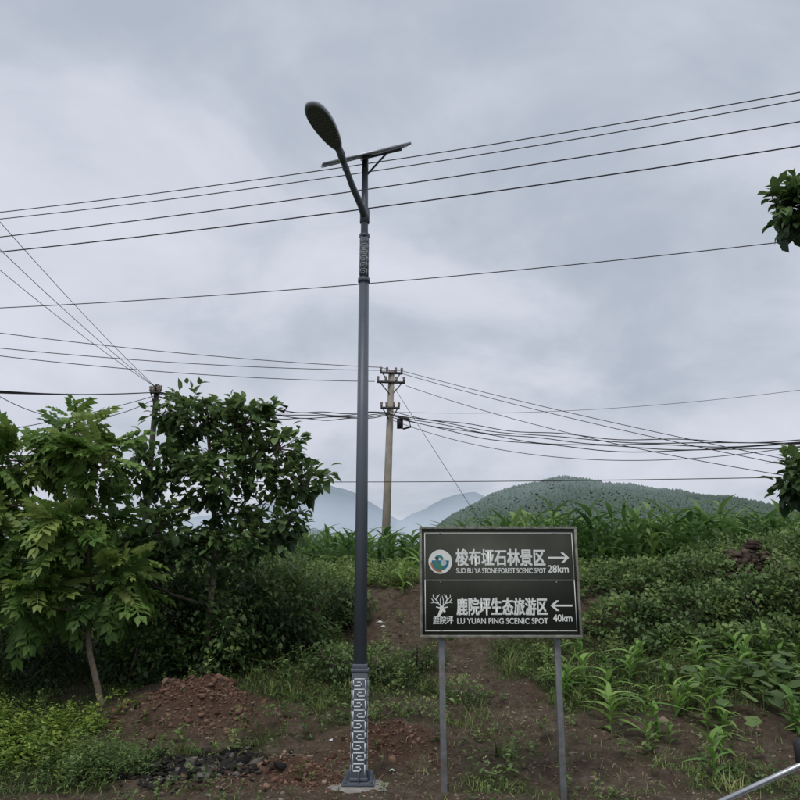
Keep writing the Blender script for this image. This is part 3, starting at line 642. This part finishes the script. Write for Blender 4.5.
wire(P1,(-10.8,20,8.83),.12,.011,0,2.5); wire(P2,(-10.74,20,8.40),.15,.011,0,2.5); wire(P3,(-10.71,20,8.18),.15,.011,0,2.5)
for (a,e,s_) in [(P2,(8.76,17,4.75),.1),(P4,(8.4,17,4.45),.25),(P1,(8.76,17,4.62),.15)]: wire(a,e,s_,.009,0,1.9)
T0=(-7.08,22,7.73)
for i in range(4): wire(T0,(-10.05,19,6.87+.02*i),.05+.01*i,.012,0,3)
for i in range(5): wire((T0[0],T0[1],T0[2]-.03*i),(-.33,24.8,7.85-.03*i),.25+.03*i,.014,wob=.03)
for i in range(5): wire((-.33,24.8,7.85-.04*i),(8.82,17,5.22-.03*i),.30+.05*i,.012,0,1.6,60,.03)
wire((-.33,24.8,7.6),(8.82,17,5.1),.75,.009,0,1.5)
wire((-1.98,22,5.1),(9.25,18,4.58),.03,.010,-1.2,2)
wire((-.3,25,7.9),(10.06,19,6.95),.25,.006,0,2)
for e in((-6.74,12,7.92),(-6.67,12,7.41),(-7.73,14,7.95)): wire((-7.08,21.9,7.85),e,.08,.008,0,2)
wire((-.3,25,8.9),(1.84,24,5.17),0,.008,0,1.8)
wire((-7.08,21.9,7.6),(-9.5,20,6.3),.05,.010,0,2); wire((-7.08,21.9,7.5),(-9.5,20,6.6),.35,.010,0,2)
mb.build("power_lines",[dark])
# ------------------------------------------------------------------ handrail lower right
hr=empty("metal_handrail")
def rail(mb):
    f=lambda x_:.537+(x_-1.885)*.40
    tube(mb,[(1.45,5,f(1.45)),(3.6,5,f(3.6))],[.017,.017],12)
    tube(mb,[(1.5,5,f(1.5)-.3),(3.6,5,f(3.6)-.4)],[.012,.012],10)
    for x_ in(1.55,3.5): tube(mb,[(x_,5,-.05),(x_,5,f(x_))],[.018,.018],10)
    tube(mb,[(2.375,5.02,0),(2.375,5.02,.74)],[.014,.014],10)
add("rails",rail,[mat("brushed_steel",(.5,.51,.53),.35,.9,.1,6,.05)],hr,True)
add("rubber_cap",lambda mb:tube(mb,[(2.375,5.02,.71),(2.375,5.02,.73),(2.375,5.02,.84),(2.375,5.02,.87)],[.02,.04,.045,.02],12),[dark],hr,True)
# ------------------------------------------------------------------ hills
def painted_haze_mat(name,c0,c1,z0_,z1_,sc,tr=.14):  # aerial haze painted into the base colour, blended by height
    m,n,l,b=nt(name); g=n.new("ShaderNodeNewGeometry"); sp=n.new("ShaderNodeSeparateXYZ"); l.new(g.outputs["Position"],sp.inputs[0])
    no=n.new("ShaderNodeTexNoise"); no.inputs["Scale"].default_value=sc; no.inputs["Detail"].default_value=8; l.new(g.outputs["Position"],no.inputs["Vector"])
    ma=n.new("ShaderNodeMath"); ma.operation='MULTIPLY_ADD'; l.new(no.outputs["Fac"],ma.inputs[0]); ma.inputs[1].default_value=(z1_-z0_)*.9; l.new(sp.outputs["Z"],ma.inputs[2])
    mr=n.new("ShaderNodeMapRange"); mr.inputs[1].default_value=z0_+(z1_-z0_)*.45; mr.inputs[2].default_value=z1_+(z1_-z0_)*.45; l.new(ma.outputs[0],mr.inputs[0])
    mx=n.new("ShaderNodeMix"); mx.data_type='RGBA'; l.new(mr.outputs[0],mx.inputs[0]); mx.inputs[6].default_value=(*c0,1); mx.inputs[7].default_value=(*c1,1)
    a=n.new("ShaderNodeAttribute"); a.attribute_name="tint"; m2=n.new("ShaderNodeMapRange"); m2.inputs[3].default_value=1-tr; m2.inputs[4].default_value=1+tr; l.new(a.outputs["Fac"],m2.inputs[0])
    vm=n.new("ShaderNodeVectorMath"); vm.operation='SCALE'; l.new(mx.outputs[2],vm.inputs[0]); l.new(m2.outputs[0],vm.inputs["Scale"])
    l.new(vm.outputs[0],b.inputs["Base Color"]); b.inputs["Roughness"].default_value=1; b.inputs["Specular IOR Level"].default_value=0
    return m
def hill(name,xp,zp,yc,ys,m,nx_=160,ny_=50,amp=3,ntree=0,th=6,back=2.0,seed=1):
    xp=np.array(xp,float);zp=np.array(zp,float)
    def hz(x,y):
        r=np.interp(x,xp,zp); d=(y-yc)/ys; f=np.exp(-np.where(d<0,d*d,(d/back)**2))
        return r*f+amp*fbm(x,y,ys*.35,seed,4)*np.clip(f*1.2,0,1)-2
    x_=np.linspace(xp[0],xp[-1],nx_); y_=np.linspace(yc-ys*1.9,yc+ys*1.5,ny_); A,B=np.meshgrid(x_,y_); C=hz(A,B)
    mb=MB(); i0=(np.arange(ny_-1)[:,None]*nx_+np.arange(nx_-1)[None]).ravel(); F=np.stack([i0,i0+1,i0+1+nx_,i0+nx_],1)
    mb.add(np.stack([A.ravel(),B.ravel(),C.ravel()],1),F,np.full(len(F),4),.3+.3*fbm(A.ravel(),B.ravel(),ys*.2,2,3))
    if ntree:
        x=rnd(ntree,xp[0],xp[-1]); y=yc+rnd(ntree,-1.3,.25)*ys; z=hz(x,y); k=6
        hh=th*rnd(ntree,.4,1.2)*(.5+1.0*vn(x,y,th*6,3)); rad=th*rnd(ntree,.3,.65)
        tv=np.array([(math.cos(2*PI*i/k),.05,math.sin(2*PI*i/k)) for i in range(k)]+[(math.cos(2*PI*i/k)*.75,.6,math.sin(2*PI*i/k)*.75) for i in range(k)]+[(0,1,0)]); kk=2*k+1
        tf=[(i,(i+1)%k,k+(i+1)%k,k+i) for i in range(k)]+[(k+i,k+(i+1)%k,2*k) for i in range(k)]
        N=ntree; V=np.stack([x,y,z],1)[:,None]+np.stack([tv[None,:,0]*rad[:,None]*rnd((N,kk),.6,1.4),tv[None,:,2]*rad[:,None],tv[None,:,1]*hh[:,None]],2)
        fl=np.concatenate([np.array(f) for f in tf]); sz=np.array([len(f) for f in tf])
        mb.add(V.reshape(-1,3),(fl[None]+np.arange(N)[:,None]*kk).ravel(),np.tile(sz,N),np.repeat(np.clip(.5+.7*fbm(x,y,th*14,6,3)+rng.normal(0,.12,N),0,1),kk))
    return mb.build(name,[m],True)
hill("hill",[-90,-30,0,31,56,92,130,164,225,306,367,410,480,560,700,950],[0,22,48,78,98,116,124,129,124,113,101,92,82,70,48,0],800,190,painted_haze_mat("forested_hill_painted_haze",(.115,.155,.128),(.24,.295,.30),92,155,.012,.16),260,60,5,55000,3.8)  # pale haze painted into the colour of the upper slopes
hill("distant_hills",[-1900,-1150,-924,-786,-500,-347,-231,-162,-92,0,46,104,162,277,462,924,2000],[150,232,228,202,190,205,258,280,256,205,226,262,272,225,200,190,120],1800,420,painted_haze_mat("ridge_painted_mist",(.42,.48,.54),(.20,.255,.29),180,285,.004,.05),360,60,24)  # mist painted as a paler surface colour low on the ridges
hill("middle_hills",[-700,-420,-300,-210,-130,-60,0,50,110,200,400],[60,86,92,98,108,100,82,92,104,80,30],1100,230,painted_haze_mat("forest_painted_haze",(.18,.225,.235),(.34,.40,.44),60,120,.008,.1),260,50,12,9000,6,2.0,4)  # distance haze painted into the forest colour, paler higher up
hill("background_hill",[-220,-120,-75,-58,-40,-20,0,20,60,160],[6,12,17,21,20,18.5,15,12,8,4],260,50,painted_haze_mat("near_ridge_painted_haze",(.10,.135,.12),(.17,.21,.205),18,34,.05),120,30,2,3500,3.6,2.0,8)  # hazed surface colour, the haze painted in and paler towards the crest
# ------------------------------------------------------------------ sky, sun, camera
w=bpy.data.worlds.new("World"); S.world=w; w.use_nodes=True; n=w.node_tree.nodes; l=w.node_tree.links; n.clear()
EL,AZ=math.radians(58),math.radians(200)
sky=n.new("ShaderNodeTexSky"); sky.sky_type='NISHITA'; sky.sun_disc=False; sky.sun_elevation=EL; sky.sun_rotation=AZ; sky.air_density=1.5; sky.dust_density=3
b1=n.new("ShaderNodeBackground"); b1.inputs[1].default_value=.1; l.new(sky.outputs[0],b1.inputs[0])
tc=n.new("ShaderNodeTexCoord"); sp=n.new("ShaderNodeSeparateXYZ"); l.new(tc.outputs["Generated"],sp.inputs[0])
ad=n.new("ShaderNodeMath"); ad.operation='ADD'; ad.inputs[1].default_value=.35; l.new(sp.outputs["Z"],ad.inputs[0])
mx_=n.new("ShaderNodeMath"); mx_.operation='MAXIMUM'; mx_.inputs[1].default_value=.1; l.new(ad.outputs[0],mx_.inputs[0])
dv=n.new("ShaderNodeVectorMath"); dv.operation='DIVIDE'; l.new(tc.outputs["Generated"],dv.inputs[0])
cb=n.new("ShaderNodeCombineXYZ"); [l.new(mx_.outputs[0],cb.inputs[i]) for i in range(2)]; cb.inputs[2].default_value=1; l.new(cb.outputs[0],dv.inputs[1])
def wn(sc,det,off,ro=.5,dist=.3):
    mp=n.new("ShaderNodeMapping"); mp.inputs["Location"].default_value=off; mp.inputs["Scale"].default_value=(1,1,.6); l.new(dv.outputs[0],mp.inputs[0])
    q=n.new("ShaderNodeTexNoise"); q.inputs["Scale"].default_value=sc; q.inputs["Detail"].default_value=det; q.inputs["Roughness"].default_value=ro; q.inputs["Distortion"].default_value=dist; l.new(mp.outputs[0],q.inputs["Vector"]); return q.outputs["Fac"]
r=n.new("ShaderNodeValToRGB"); cs=[(.32,(.425,.475,.56)),(.43,(.51,.555,.64)),(.53,(.61,.645,.73)),(.66,(.70,.715,.81))]
while len(r.color_ramp.elements)<4: r.color_ramp.elements.new(.5)
for i,(p,c_) in enumerate(cs): r.color_ramp.elements[i].position=p; r.color_ramp.elements[i].color=(*c_,1)
r.color_ramp.interpolation='B_SPLINE'
l.new(wn(2.3,6,(3.1,1.7,0),.55,.3),r.inputs["Fac"])
b2=n.new("ShaderNodeBackground"); l.new(r.outputs[0],b2.inputs[0]); b2.inputs[1].default_value=1.04
ms=n.new("ShaderNodeMixShader"); ms.inputs[0].default_value=.95; l.new(b1.outputs[0],ms.inputs[1]); l.new(b2.outputs[0],ms.inputs[2])
wo=n.new("ShaderNodeOutputWorld"); l.new(ms.outputs[0],wo.inputs[0])
sl=bpy.data.lights.new("sun",'SUN'); sl.energy=1.5; sl.angle=math.radians(20); sl.color=(1,.97,.93); so=bpy.data.objects.new("sun",sl); bpy.context.collection.objects.link(so)
sd=Vector((math.sin(AZ)*math.cos(EL),math.cos(AZ)*math.cos(EL),math.sin(EL))); so.rotation_euler=sd.to_track_quat('Z','Y').to_euler()
cam=bpy.data.cameras.new("camera"); cam.sensor_width=36; cam.lens=18/(400/785); cam.clip_start=.05; cam.clip_end=8000
co=bpy.data.objects.new("camera",cam); bpy.context.collection.objects.link(co); co.location=(0,0,1.6); co.rotation_euler=(math.radians(105),0,0); S.camera=co
S.view_settings.view_transform='Standard'; S.view_settings.look='None'; S.view_settings.exposure=0
